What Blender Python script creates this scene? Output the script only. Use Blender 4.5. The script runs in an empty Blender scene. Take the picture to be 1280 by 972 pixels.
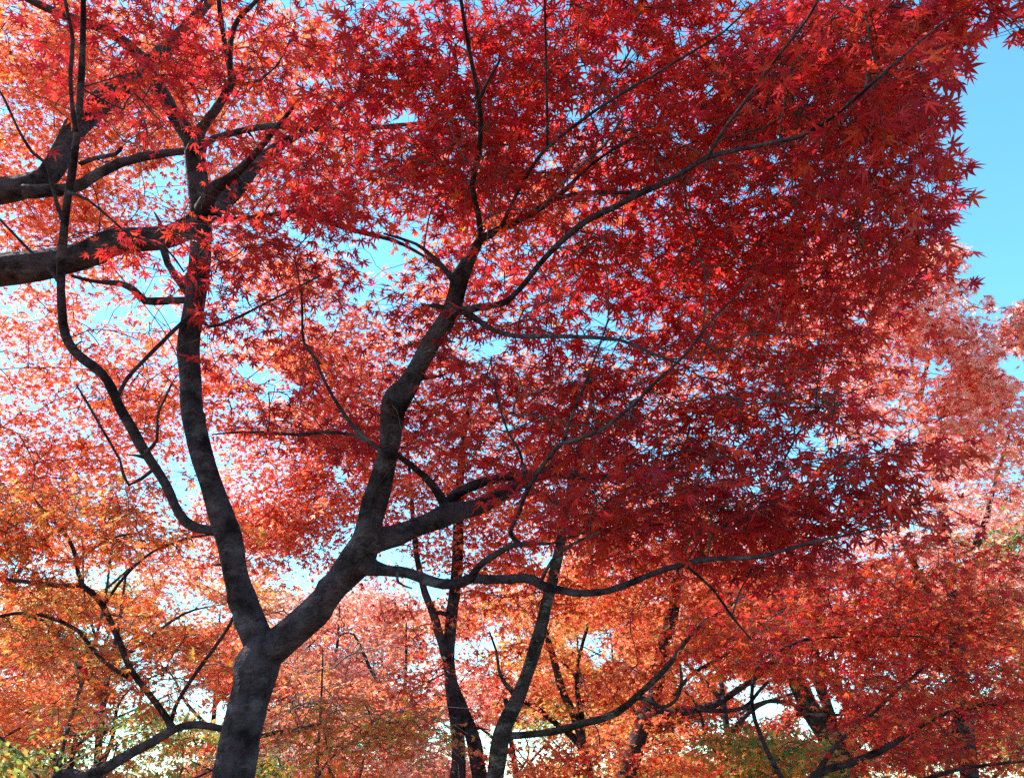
import bpy, math
import numpy as np
from mathutils import Vector

# ------------------------------------------------------------------ camera, light, exposure
sc = bpy.context.scene
COL = sc.collection
W, H, F = 1280.0, 972.0, 967.0            # photograph size and focal length, in its pixels
PITCH = math.radians(27.0)
CAMZ = 1.6
cam = bpy.data.cameras.new("camera")
cam_o = bpy.data.objects.new("camera", cam)
COL.objects.link(cam_o)
cam_o.location = (0, 0, CAMZ)
cam_o.rotation_euler = (math.radians(90) + PITCH, 0, 0)
cam.sensor_width = 36.0
cam.sensor_fit = 'HORIZONTAL'
cam.lens = 36.0 * F / W
cam.clip_start = 0.05
cam.clip_end = 2000
sc.camera = cam_o

SUN_EL, SUN_AZ = math.radians(47), math.radians(-70)      # azimuth clockwise from +Y (view direction)
world = bpy.data.worlds.new("World")
sc.world = world
world.use_nodes = True
nt = world.node_tree
bg = nt.nodes["Background"]
sky = nt.nodes.new("ShaderNodeTexSky")
sky.sky_type = 'NISHITA'
sky.sun_disc = False
sky.sun_elevation = SUN_EL
sky.sun_rotation = SUN_AZ
sky.air_density = 1.0
sky.dust_density = 0.1
sky.ozone_density = 1.0
tintn = nt.nodes.new("ShaderNodeMix")
tintn.data_type = 'RGBA'
tintn.blend_type = 'MULTIPLY'
tintn.inputs[0].default_value = 1.0
tintn.inputs[7].default_value = (0.66, 1.2, 1.24, 1)
nt.links.new(sky.outputs[0], tintn.inputs[6])
nt.links.new(tintn.outputs[2], bg.inputs[0])
bg.inputs[1].default_value = 0.15
sun = bpy.data.lights.new("sun", 'SUN')
sun.energy = 5.0
sun.angle = math.radians(0.5)
sun.color = (1.0, 0.95, 0.86)
sun_o = bpy.data.objects.new("sun", sun)
COL.objects.link(sun_o)
sd = Vector((math.cos(SUN_EL) * math.sin(SUN_AZ), math.cos(SUN_EL) * math.cos(SUN_AZ), math.sin(SUN_EL)))
sun_o.rotation_euler = sd.to_track_quat('Z', 'Y').to_euler()
sun_o.location = (-8, 0, 12)
sc.view_settings.view_transform = 'Standard'
sc.view_settings.look = 'None'
sc.view_settings.gamma = 1.0
sc.view_settings.exposure = 1.3
sc.render.engine = 'CYCLES'
sc.cycles.max_bounces = 10
sc.cycles.diffuse_bounces = 6
sc.cycles.transmission_bounces = 6
sc.cycles.glossy_bounces = 2
sc.cycles.use_denoising = False

# ------------------------------------------------------------------ helpers
FWD = np.array([0, math.cos(PITCH), math.sin(PITCH)])
UPV = np.array([0, -math.sin(PITCH), math.cos(PITCH)])
RGT = np.array([1.0, 0, 0])
CAM = np.array([0, 0, CAMZ])


def P(px, py, d):
    """point seen at photo pixel (px, py), d metres along the view axis"""
    px, py, d = np.asarray(px, float), np.asarray(py, float), np.asarray(d, float)
    return (CAM + d[..., None] * (FWD + ((px - W / 2) / F)[..., None] * RGT + ((H / 2 - py) / F)[..., None] * UPV))


def proj(p):
    q = p - CAM
    d = q @ FWD
    dd = np.where(d > 0.05, d, 0.05)
    return W / 2 + F * (q @ RGT) / dd, H / 2 - F * (q @ UPV) / dd, d


def link_mesh(name, verts, tris, mat, parent=None, smooth=True, colour=None):
    me = bpy.data.meshes.new(name)
    verts = np.ascontiguousarray(verts, dtype=np.float32)
    tris = np.ascontiguousarray(tris, dtype=np.int32)
    n, k = tris.shape
    me.vertices.add(len(verts))
    me.vertices.foreach_set("co", verts.ravel())
    me.loops.add(n * k)
    me.loops.foreach_set("vertex_index", tris.ravel())
    me.polygons.add(n)
    me.polygons.foreach_set("loop_start", np.arange(0, n * k, k, dtype=np.int32))
    me.polygons.foreach_set("loop_total", np.full(n, k, dtype=np.int32))
    me.update(calc_edges=True)
    me.polygons.foreach_set("use_smooth", np.full(n, smooth, dtype=bool))
    if colour is not None:
        at = me.attributes.new("leaf_colour", 'FLOAT_COLOR', 'POINT')
        c = np.ones((len(verts), 4), dtype=np.float32)
        c[:, :3] = colour
        at.data.foreach_set("color", c.ravel())
    me.materials.append(mat)
    o = bpy.data.objects.new(name, me)
    COL.objects.link(o)
    if parent is not None:
        o.parent = parent
    return o


def thing(name, label, cat, loc=(0, 0, 0), group=None):
    o = bpy.data.objects.new(name, None)
    o.empty_display_size = 0.3
    COL.objects.link(o)
    o["label"] = label
    o["category"] = cat
    if group:
        o["group"] = group
    return o


def catmull(pts, step=0.05):
    """smooth resample of an (n, k) polyline; the first three columns are xyz"""
    pts = np.asarray(pts, float)
    ext = np.vstack([2 * pts[0] - pts[1], pts, 2 * pts[-1] - pts[-2]])
    out = []
    for i in range(1, len(ext) - 2):
        p0, p1, p2, p3 = ext[i - 1:i + 3]
        n = max(2, int(np.linalg.norm(p2[:3] - p1[:3]) / step))
        t = np.linspace(0, 1, n, endpoint=False)[:, None]
        out.append(0.5 * ((2 * p1) + (-p0 + p2) * t + (2 * p0 - 5 * p1 + 4 * p2 - p3) * t ** 2 + (-p0 + 3 * p1 - 3 * p2 + p3) * t ** 3))
    out.append(pts[-1:])
    return np.vstack(out)


def tube(pts, rad, sides, gnarl=0.0, seed=0):
    """tapered tube with closed ends -> verts, tris"""
    pts = np.asarray(pts, float)
    n = len(pts)
    tan = np.gradient(pts, axis=0)
    tan /= np.linalg.norm(tan, axis=1)[:, None] + 1e-9
    ref = np.array([0.31, 0.22, 0.92]) if abs(tan[0, 2]) < 0.85 else np.array([0.95, 0.2, 0.1])
    u = np.zeros_like(pts)
    cur = ref
    for i in range(n):
        cur = cur - tan[i] * (cur @ tan[i])
        cur = cur / (np.linalg.norm(cur) + 1e-9)
        u[i] = cur
    v = np.cross(tan, u)
    a = np.linspace(0, 2 * math.pi, sides, endpoint=False)
    r = np.repeat(np.asarray(rad, float)[:, None], sides, 1)
    if gnarl:
        s = np.concatenate([[0], np.cumsum(np.linalg.norm(np.diff(pts, axis=0), axis=1))])[:, None]
        s = s / max(np.mean(rad), 1e-3)
        g = np.random.default_rng(seed)
        m = 0
        for q in range(7):
            m = m + np.sin(g.integers(1, 4) * a[None, :] + s * g.uniform(.15, 1.1) + g.uniform(0, 6.3)) * g.uniform(.4, 1)
        for q in range(4):
            m = m + np.sin(g.integers(4, 7) * a[None, :] + s * g.uniform(.05, .3) + g.uniform(0, 6.3)) * g.uniform(.3, .6)
        r = r * (1 + gnarl * m / 2.2)
        smax = s[-1, 0]
        for q in range(int(smax / 5) + 2):                     # knots and branch collars
            s0, a0, w = g.uniform(0, smax), g.uniform(0, 6.28), g.uniform(.35, .8)
            da = np.abs((a[None, :] - a0 + math.pi) % (2 * math.pi) - math.pi)
            r = r * (1 + gnarl * g.uniform(1.2, 4.5) * np.exp(-((s - s0) / w) ** 2 - (da / g.uniform(.4, .9)) ** 2))
    ring = pts[:, None, :] + r[..., None] * (np.cos(a)[None, :, None] * u[:, None, :] + np.sin(a)[None, :, None] * v[:, None, :])
    verts = np.vstack([ring.reshape(-1, 3), pts[:1], pts[-1:] + tan[-1:] * rad[-1] * .6])
    i = np.arange(n - 1)[:, None] * sides
    j = np.arange(sides)[None, :]
    j2 = (j + 1) % sides
    A, B, C, D = (i + j), (i + j2), (i + sides + j2), (i + sides + j)
    t = np.concatenate([np.stack([A, B, C], -1).reshape(-1, 3), np.stack([A, C, D], -1).reshape(-1, 3)])
    jj, jj2 = j[0], j2[0]
    b = n * sides
    caps = np.concatenate([np.stack([np.full(sides, b), jj2, jj], -1),
                           np.stack([np.full(sides, b + 1), (n - 1) * sides + jj, (n - 1) * sides + jj2], -1)])
    return verts, np.concatenate([t, caps])


def merge(parts):
    vs, ts, k = [], [], 0
    for v, t in parts:
        vs.append(v)
        ts.append(t + k)
        k += len(v)
    return np.vstack(vs), np.vstack(ts)


# ------------------------------------------------------------------ materials
def bark_material(name, c1, c2, patch, patch_amt=0.5, scale=9.0):
    m = bpy.data.materials.new(name)
    m.use_nodes = True
    t = m.node_tree
    N, L = t.nodes, t.links
    bs = N["Principled BSDF"]
    bs.inputs["Roughness"].default_value = 0.85
    bs.inputs["Specular IOR Level"].default_value = 0.12
    tc = N.new("ShaderNodeTexCoord")
    n1 = N.new("ShaderNodeTexNoise"); n1.inputs["Scale"].default_value = scale; n1.inputs["Detail"].default_value = 8
    n1.inputs["Roughness"].default_value = .65
    r1 = N.new("ShaderNodeValToRGB")
    r1.color_ramp.elements[0].position = .38; r1.color_ramp.elements[0].color = (*c1, 1)
    r1.color_ramp.elements[1].position = .6; r1.color_ramp.elements[1].color = (*c2, 1)
    mp = N.new("ShaderNodeMapping"); mp.inputs["Scale"].default_value = (1, 1, 2.2)
    n2 = N.new("ShaderNodeTexNoise"); n2.inputs["Scale"].default_value = 5.5; n2.inputs["Detail"].default_value = 9
    n2.inputs["Roughness"].default_value = .7
    r2 = N.new("ShaderNodeValToRGB")
    r2.color_ramp.elements[0].position = .53; r2.color_ramp.elements[0].color = (0, 0, 0, 1)
    r2.color_ramp.elements[1].position = .64; r2.color_ramp.elements[1].color = (patch_amt,) * 3 + (1,)
    mx = N.new("ShaderNodeMix"); mx.data_type = 'RGBA'; mx.inputs[7].default_value = (*patch, 1)
    mp3 = N.new("ShaderNodeMapping"); mp3.inputs["Scale"].default_value = (18, 18, 95)      # fine cross bands of lenticels
    n3 = N.new("ShaderNodeTexNoise"); n3.inputs["Scale"].default_value = 1.0; n3.inputs["Detail"].default_value = 5
    n4 = N.new("ShaderNodeTexNoise"); n4.inputs["Scale"].default_value = 70; n4.inputs["Detail"].default_value = 4
    ad = N.new("ShaderNodeMath"); ad.operation = 'ADD'
    bp = N.new("ShaderNodeBump"); bp.inputs["Strength"].default_value = .9; bp.inputs["Distance"].default_value = .018
    L.new(tc.outputs["Object"], n1.inputs["Vector"]); L.new(tc.outputs["Object"], mp.inputs["Vector"])
    L.new(mp.outputs[0], n2.inputs["Vector"]); L.new(tc.outputs["Object"], mp3.inputs["Vector"])
    L.new(mp3.outputs[0], n3.inputs["Vector"]); L.new(tc.outputs["Object"], n4.inputs["Vector"])
    L.new(n1.outputs["Fac"], r1.inputs[0]); L.new(n2.outputs["Fac"], r2.inputs[0])
    L.new(r2.outputs[0], mx.inputs[0]); L.new(r1.outputs[0], mx.inputs[6])
    L.new(mx.outputs[2], bs.inputs["Base Color"])
    L.new(n3.outputs["Fac"], ad.inputs[0]); L.new(n4.outputs["Fac"], ad.inputs[1])
    n5 = N.new("ShaderNodeTexNoise"); n5.inputs["Scale"].default_value = 26; n5.inputs["Detail"].default_value = 3
    m5 = N.new("ShaderNodeMath"); m5.operation = 'MULTIPLY_ADD'; m5.inputs[1].default_value = 1.6
    L.new(tc.outputs["Object"], n5.inputs["Vector"]); L.new(n5.outputs["Fac"], m5.inputs[0]); L.new(ad.outputs[0], m5.inputs[2])
    L.new(m5.outputs[0], bp.inputs["Height"]); L.new(bp.outputs[0], bs.inputs["Normal"])
    return m


BARK = bark_material("maple_bark", (.012, .007, .0085), (.07, .047, .054), (.14, .115, .12), .55)
BARK_PALE = bark_material("lichened_bark", (.02, .016, .014), (.065, .055, .05), (.2, .19, .17), .7)
TWIG = bark_material("twig_bark", (.055, .035, .033), (.12, .085, .08), (.14, .11, .1), .3, 25)
TWIG_PALE = bark_material("pale_twig_bark", (.2, .16, .14), (.36, .31, .28), (.4, .37, .33), .4, 25)


def leaf_material(name, spec=.3, fac=.55, trans_gamma=1.06, trans_gain=1.6):
    m = bpy.data.materials.new(name)
    m.use_nodes = True
    t = m.node_tree
    N, L = t.nodes, t.links
    bs = N["Principled BSDF"]
    bs.inputs["Roughness"].default_value = .42
    bs.inputs["Specular IOR Level"].default_value = spec
    at = N.new("ShaderNodeAttribute"); at.attribute_name = "leaf_colour"
    ga = N.new("ShaderNodeGamma"); ga.inputs[1].default_value = trans_gamma
    ml = N.new("ShaderNodeMix"); ml.data_type = 'RGBA'; ml.blend_type = 'MULTIPLY'; ml.inputs[0].default_value = 1
    ml.inputs[7].default_value = (trans_gain, trans_gain, trans_gain, 1)
    tr = N.new("ShaderNodeBsdfTranslucent")
    mx = N.new("ShaderNodeMixShader"); mx.inputs[0].default_value = fac
    L.new(at.outputs["Color"], bs.inputs["Base Color"])
    L.new(at.outputs["Color"], ga.inputs[0]); L.new(ga.outputs[0], ml.inputs[6]); L.new(ml.outputs[2], tr.inputs[0])
    L.new(bs.outputs[0], mx.inputs[1]); L.new(tr.outputs[0], mx.inputs[2])
    L.new(mx.outputs[0], N["Material Output"].inputs[0])
    return m


LEAF = leaf_material("maple_leaf")
LEAF_WAXY = leaf_material("waxy_maple_leaf", spec=.8, fac=.55, trans_gain=1.7)

PAL = {
    'crimson': [(.48, .028, .03), (.54, .036, .028), (.42, .022, .032), (.56, .06, .028), (.36, .02, .04)],
    'scarlet': [(.52, .045, .02), (.46, .025, .02), (.56, .085, .025), (.4, .02, .025)],
    'rust': [(.5, .085, .03), (.55, .14, .035), (.42, .05, .03), (.45, .16, .04)],
    'orange': [(.62, .17, .04), (.58, .12, .035), (.62, .26, .06), (.5, .08, .03)],
    'salmon': [(.72, .28, .18), (.68, .19, .1), (.6, .12, .06), (.7, .27, .12), (.52, .07, .045)],
    'pink': [(.8, .5, .44), (.76, .38, .31), (.66, .22, .16), (.55, .14, .11), (.52, .27, .13), (.72, .48, .42)],  # palest tones imitate sun sheen on the leaves
    'gold': [(.58, .32, .06), (.5, .22, .05), (.6, .4, .1), (.42, .26, .06)],
    'olive': [(.38, .2, .045), (.45, .17, .04), (.28, .22, .05), (.5, .22, .05)],
    'green': [(.11, .18, .04), (.15, .22, .05), (.09, .14, .03), (.24, .27, .06)],
}


# ------------------------------------------------------------------ leaves
def leaf_template(kind):
    if kind == 'near':        # seven long toothless lobes with shoulders
        ang = [-128, -84, -42, 0, 42, 84, 128]
        ln = [.42, .78, .96, 1.05, .96, .78, .42]
        pts = [(0.02, -.05)]
        for k, (a, l) in enumerate(zip(ang, ln)):
            for da, f in ((-13, .52), (0, 1.0), (13, .52)):
                b = math.radians(a + da)
                pts.append((l * f * math.cos(b), l * f * math.sin(b)))
            if k < 6:
                b = math.radians((a + ang[k + 1]) / 2)
                pts.append((.26 * math.cos(b) + .02, .26 * math.sin(b)))
        pts.append((0.02, .05))
    elif kind == 'mid':
        ang = [-118, -78, -38, 0, 38, 78, 118]
        ln = [.42, .8, .96, 1.05, .96, .8, .42]
        pts = [(-.02, -.12)]
        for k, (a, l) in enumerate(zip(ang, ln)):
            b = math.radians(a)
            pts.append((l * math.cos(b), l * math.sin(b)))
            if k < 6:
                b = math.radians((a + ang[k + 1]) / 2)
                pts.append((.36 * math.cos(b), .36 * math.sin(b)))
        pts.append((-.02, .12))
    elif kind == 'far':
        ang = [-95, -46, 0, 46, 95]
        ln = [.75, .95, 1.05, .95, .75]
        pts = [(-.1, 0)]
        for k, (a, l) in enumerate(zip(ang, ln)):
            b = math.radians(a)
            pts.append((l * math.cos(b), l * math.sin(b)))
            if k < 4:
                b = math.radians((a + ang[k + 1]) / 2)
                pts.append((.42 * math.cos(b), .42 * math.sin(b)))
    else:                     # oval evergreen leaf
        pts = [(0, 0), (.25, -.2), (.6, -.26), (1.1, 0), (.6, .26), (.25, .2)]
    p = np.array(pts)
    c = np.array([[.1, 0]]) if kind != 'oval' else np.array([[.5, 0]])
    p = np.vstack([c, p])
    r2 = (p ** 2).sum(1)
    n = len(p) - 1
    k = np.arange(n)
    tris = np.stack([np.zeros(n, int), 1 + k, 1 + (k + 1) % n], -1)
    return p, r2, tris


TEMPL = {k: leaf_template(k) for k in ('near', 'mid', 'far', 'oval')}


def unit(v):
    return v / (np.linalg.norm(v, axis=-1, keepdims=True) + 1e-9)


def build_leaves(base, axis, normal, size, kind, colours, rng):
    """star-shaped leaf blades from arrays of frames -> verts, tris, colours"""
    p, r2, tris = TEMPL[kind]
    axis = unit(axis)
    normal = unit(normal - axis * (normal * axis).sum(-1, keepdims=True))
    lat = np.cross(normal, axis)
    n = len(base)
    curl = rng.normal(-.18, .26, n)[:, None]
    fold = rng.normal(.0, .3, n)[:, None]
    x = p[None, :, 0] * rng.uniform(.85, 1.12, n)[:, None]
    y = p[None, :, 1] * rng.uniform(.8, 1.1, n)[:, None]
    z = curl * r2[None, :] + fold * np.abs(p[None, :, 1]) + rng.normal(0, .035, (n, len(p))) * r2[None, :]
    v = base[:, None, :] + size[:, None, None] * (x[..., None] * axis[:, None] + y[..., None] * lat[:, None] + z[..., None] * normal[:, None])
    t = tris[None] + (np.arange(n) * len(p))[:, None, None]
    c = np.repeat(colours, len(p), axis=0)
    return v.reshape(-1, 3), t.reshape(-1, 3), c


def pick_colours(n, palette, rng, spread=.16):
    names = list(palette)
    w = np.array([palette[k] for k in names], float)
    which = rng.choice(len(names), n, p=w / w.sum())
    out = np.zeros((n, 3))
    for i, k in enumerate(names):
        a = np.array(PAL[k])
        s = which == i
        m = int(s.sum())
        j = rng.integers(0, len(a), m)
        j2 = rng.integers(0, len(a), m)
        f = rng.random(m)[:, None] * .6
        out[s] = a[j] * (1 - f) + a[j2] * f
    return np.clip(out * np.exp(rng.normal(0, spread, (n, 1))), 0.002, .8)


# clear openings of the canopy where the sky shows (x, y, rx, ry, strength)
EDGE = [(1262, 185, 112, 200, .42), (1240, 230, 75, 150, .3)]      # thinner towards the outer edge
GAPS = [(1252, 195, 52, 165, 1), (1262, 170, 62, 60, 1), (1262, 300, 60, 75, 1), (1225, 120, 35, 60, 1), (1245, 352, 28, 34, 1), (1275, 465, 20, 28, .95),
        (328, 470, 30, 24, .9), (345, 492, 18, 10, .8), (472, 316, 34, 16, .85), (435, 305, 12, 12, .7), (610, 432, 30, 14, .9), (420, 592, 16, 12, .8),
        (385, 288, 18, 10, .7), (50, 347, 45, 9, .7), (140, 392, 28, 24, .6), (500, 152, 26, 14, .85), (1008, 552, 26, 9, .75),
        (1168, 460, 24, 12, .8), (1085, 392, 16, 10, .8), (692, 702, 18, 16, .8), (625, 560, 12, 8, .6), (755, 805, 30, 26, .85),
        (940, 870, 32, 26, .9), (555, 470, 14, 14, .7), (530, 285, 14, 18, .7), (205, 225, 34, 30, .5), (255, 130, 18, 14, .6),
        (165, 55, 16, 20, .6), (440, 800, 50, 30, .55), (225, 760, 50, 26, .7), (230, 870, 40, 30, .6), (900, 60, 20, 20, .4), (800, 60, 20, 18, .5),
        (870, 835, 22, 16, .7), (1075, 930, 14, 18, .7), (1012, 888, 28, 34, .8), (510, 690, 14, 20, .7), (370, 720, 30, 12, .6), (140, 720, 30, 12, .5), (560, 725, 30, 12, .5)]


def gap_keep(p, rng, soft=1.0, gaps=None):
    x, y, d = proj(p)
    x = x + 11 * np.sin(y / 9.0 + 1) + 9 * np.sin(y / 21.0) + rng.normal(0, 5, len(p))
    y = y + 6 * np.sin(x / 11.0) + rng.normal(0, 4, len(p))
    keep = np.ones(len(p), bool)
    u = rng.random(len(p))
    for gx, gy, rx, ry, s in (gaps or GAPS):
        q = ((x - gx) / rx) ** 2 + ((y - gy) / ry) ** 2
        keep &= ~((q < 1) & (u < s * soft) & (d > 0))
    return keep


def spray(centres, dirs, rng, K, L, length, size, kind, tilt=.5, droop=.3):
    """leaf sprays: K twiglets fan out from each centre, leaf pairs along each -> leaf frames and twiglet end points"""
    n = len(centres)
    yaw0 = np.arctan2(dirs[:, 1], dirs[:, 0])
    fan = np.linspace(-1.5, 1.5, K)[None, :] + rng.normal(0, .3, (n, K))
    yaw = yaw0[:, None] + fan
    tz = rng.normal(-.12, .22, (n, K))
    td = unit(np.stack([np.cos(yaw), np.sin(yaw), tz], -1))              # (n, K, 3)
    ln = length * rng.uniform(.55, 1.25, (n, K))
    start = centres[:, None, :] + rng.normal(0, length * .1, (n, K, 3))
    t = (np.arange(L)[None, None, :] + .6 + rng.uniform(-.3, .3, (n, K, L))) / L
    pos = start[:, :, None, :] + td[:, :, None, :] * (t * ln[..., None])[..., None]
    pos[..., 2] -= (t ** 2) * ln[..., None] * .18
    side = np.where(rng.random((n, K, L)) < .5, -1, 1)
    ly = yaw[..., None] + side * rng.uniform(.35, 1.25, (n, K, L))
    az = -np.abs(rng.normal(droop, .35, (n, K, L)))
    ax = unit(np.stack([np.cos(ly), np.sin(ly), az], -1))
    sz = size * rng.uniform(.52, 1.2, (n, K, L))
    pos = pos + ax * (sz * .45)[..., None]
    nor = np.stack([rng.normal(0, tilt, (n, K, L)), rng.normal(0, tilt, (n, K, L)), np.ones((n, K, L))], -1)
    tips = start + td * ln[..., None]
    return pos.reshape(-1, 3), ax.reshape(-1, 3), nor.reshape(-1, 3), sz.reshape(-1), start.reshape(-1, 3), tips.reshape(-1, 3)


def grow(skel, skel_r, targets, rng, tip_r):
    """twigs that join every spray to the nearest wood, branch upon branch -> list of (points, radii)"""
    cap = len(skel) + 10 * len(targets) + 10
    nodes = np.zeros((cap, 3)); nodes[:len(skel)] = skel
    par = np.full(cap, -1); rmax = np.full(cap, 1e9); rmax[:len(skel)] = skel_r
    cnt = len(skel)
    d0 = np.array([np.min(((skel - q) ** 2).sum(1)) for q in targets])
    paths, dirs = [], np.zeros((len(targets), 3))
    for i in np.argsort(d0):
        c = targets[i]
        dv = nodes[:cnt] - c
        dist = np.sqrt((dv ** 2).sum(1)) + .25 * np.maximum(dv[:, 2], 0)
        a = int(np.argmin(dist))
        A = nodes[a]
        ln = np.linalg.norm(c - A)
        k = int(np.clip(ln / .09, 2, 8))
        w = rng.normal(0, .1 * ln, 3); w[2] = abs(w[2]) + .05 * ln
        w2 = rng.normal(0, .05 * ln, 3)
        t = np.linspace(0, 1, k + 1)[1:, None]
        pts = A + (c - A) * t + w * (4 * t * (1 - t)) * .6 + w2 * np.sin(t * 6.28)
        idx = np.arange(cnt, cnt + k)
        nodes[cnt:cnt + k] = pts
        par[cnt] = a; par[cnt + 1:cnt + k] = idx[:-1]
        cnt += k
        paths.append((a, idx))
        dirs[i] = pts[-1] - (pts[-2] if k > 1 else A)
    count = np.zeros(cap)
    for a, idx in paths:
        j = idx[-1]
        while j >= 0:
            count[j] += 1
            j = par[j]
    out = []
    for a, idx in paths:
        ids = np.concatenate([[a], idx])
        r = np.minimum(tip_r * np.maximum(count[ids], 1) ** .36, tip_r * 2.1)
        r[0] = min(r[1] * 1.1, rmax[a] * .85)
        out.append((nodes[ids], np.minimum.accumulate(r)))
    return out, dirs


class Tree:
    def __init__(self, name, label, palette, seed, bark=BARK, twig=TWIG, category='tree', group=None):
        self.root = thing(name, label, category, group=group)
        self.rng = np.random.default_rng(seed)
        self.seed = seed
        self.palette = palette
        self.bark, self.twig, self.leaf = bark, twig, LEAF
        self.sk, self.skr = [], []
        self.leaf_parts, self.tw_parts = [], []
        self.n = 0
        self.based = False

    def wood(self, pts, rad, part='limb', parent=None, sides=12, gnarl=.07, step=.05, skeleton=True, spurs=0):
        q = catmull(np.column_stack([pts, rad]), step)
        q[:, 3] = np.maximum(q[:, 3], .0012)
        v, t = tube(q[:, :3], q[:, 3], sides, gnarl, self.seed * 31 + self.n)
        self.n += 1
        if spurs and len(q) > 8:                                              # short dead side spurs on the limb, part of its own surface
            g = np.random.default_rng(self.seed * 7 + self.n)
            ex = [(v, t)]
            for k in range(int(spurs * len(q) / 60) + 1):
                i = g.integers(3, len(q) - 2)
                dv = unit(g.normal(0, 1, 3) + .6 * unit(q[i, :3] - q[i - 2, :3]))
                ln = q[i, 3] * g.uniform(.6, 1.6) + g.uniform(.012, .06)
                e = q[i, :3] + dv * (q[i, 3] * .8 + ln)
                m = q[i, :3] + dv * (q[i, 3] * .8 + ln * .5) + g.normal(0, .006, 3)
                rr = min(q[i, 3] * .4, .012) * g.uniform(.5, 1)
                ex.append(tube(np.array([q[i, :3] + dv * q[i, 3] * .5, m, e]), np.array([rr * 1.5, rr * .8, rr * .35]), 6))
            v, t = merge(ex)
        o = link_mesh(part, v, t, self.bark, parent or self.root)
        if skeleton:
            self.sk.append(q[::2, :3]); self.skr.append(q[::2, 3])
        return o

    def traced(self, pts, d, part='limb', parent=None, **kw):
        """pts: (x, y, width) in photo pixels; d: depth in metres at start .. end"""
        a = np.array(pts, float)
        s = np.concatenate([[0], np.cumsum(np.hypot(*np.diff(a[:, :2], axis=0).T))])
        dd = np.interp(s / s[-1], np.linspace(0, 1, len(d)), d)
        kw.setdefault('spurs', 2.5)
        return self.wood(P(a[:, 0], a[:, 1], dd), a[:, 2] / 2 / F * dd, part, parent, **kw)

    def trunk(self, pts, d, lean=(0, 0), flare=1.25, **kw):
        """a traced trunk carried on down to the ground below the frame (first point lowest)"""
        a = np.array(pts, float)
        s = np.concatenate([[0], np.cumsum(np.hypot(*np.diff(a[:, :2], axis=0).T))])
        dd = np.interp(s / s[-1], np.linspace(0, 1, len(d)), d)
        p = P(a[:, 0], a[:, 1], dd)
        r = a[:, 2] / 2 / F * dd
        z0 = p[0, 2]
        foot = np.array([[p[0, 0] + lean[0] * z0, p[0, 1] + lean[1] * z0, -.15], [p[0, 0] + lean[0] * z0 * .9, p[0, 1] + lean[1] * z0 * .9, .1],
                         [p[0, 0] + lean[0] * z0 * .45, p[0, 1] + lean[1] * z0 * .45, z0 * .5]])
        fr = np.array([r[0] * flare * 1.35, r[0] * flare, r[0] * 1.08])
        if z0 < .5:
            foot, fr = foot[:2], fr[:2]
        self.foot = foot[0]
        return self.wood(np.vstack([foot, p]), np.concatenate([fr, r]), 'trunk', **kw)

    def foliage(self, blobs, leaf=.034, kind='mid', K=5, L=4, length=.2, tip_r=.0016, palette=None, sides=4, twiglets=True, gaps=True,
                clump=0.0, tilt=.5, droop=.3, far_twigs=True, world=False, leafless=False):
        rng = self.rng
        cs = []
        for b in blobs:
            cx, cy, rx, ry, d, dr, n = b[:7]
            q = rng.normal(0, 1, (n, 3)); q = q / np.linalg.norm(q, axis=1)[:, None] * (rng.random(n) ** .38)[:, None]
            if world:
                cs.append(np.array([cx, cy, d]) + q * np.array([rx, ry, dr]))
            else:
                cs.append(P(cx + q[:, 0] * rx, cy + q[:, 1] * ry, d + q[:, 2] * dr))
        c = np.vstack(cs)
        if clump:
            ph = rng.uniform(0, 6.3, (6, 3))
            f = rng.uniform(1.2, 3.2, (6, 3))
            v = sum(np.sin(c[:, 0] * f[k, 0] + ph[k, 0]) * np.sin(c[:, 1] * f[k, 1] + ph[k, 1]) * np.sin(c[:, 2] * f[k, 2] * 1.5 + ph[k, 2]) for k in range(6))
            c = c[v + rng.normal(0, .3, len(c)) > np.quantile(v, clump)]
        c = c[c[:, 2] > .35]
        if gaps:
            c = c[gap_keep(c, rng, .9)]
        c = c[gap_keep(c, rng, 1.0, EDGE)]
        x, y, d = proj(c)
        c = c[(np.linalg.norm(c - CAM, axis=1) > .9)]
        skel, sr = np.vstack(self.sk), np.concatenate(self.skr)
        paths, dirs = grow(skel, sr, c, rng, tip_r)
        if far_twigs:
            for pts, r in paths:
                q = catmull(np.column_stack([pts, r]), .06) if sides > 3 else np.column_stack([pts, r])
                self.tw_parts.append(tube(q[:, :3], np.maximum(q[:, 3], tip_r * .7), sides))
        pos, ax, nor, sz, st, tp = spray(c, dirs, rng, K, L, length, leaf, kind, tilt, droop)
        if twiglets:
            kp = gap_keep(tp, rng) & gap_keep((st + tp) / 2, rng) if gaps else np.ones(len(tp), bool)
            for a, b in zip(st[kp], tp[kp]):
                mid = (a + b) / 2 + rng.normal(0, .008, 3)
                e = b.copy(); e[2] -= .18 * np.linalg.norm(b - a)
                self.tw_parts.append(tube(np.array([a, mid, e]), np.array([tip_r, tip_r * .8, tip_r * .5]), 3))
        if gaps:
            k = gap_keep(pos, rng)
            pos, ax, nor, sz = pos[k], ax[k], nor[k], sz[k]
        if leafless:
            return
        near = np.linalg.norm(pos - CAM, axis=1) > .7
        pos, ax, nor, sz = pos[near], ax[near], nor[near], sz[near]
        col = pick_colours(len(pos), palette or self.palette, rng)
        self.leaf_parts.append(build_leaves(pos, ax, nor, sz, kind, col, rng))

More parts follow.
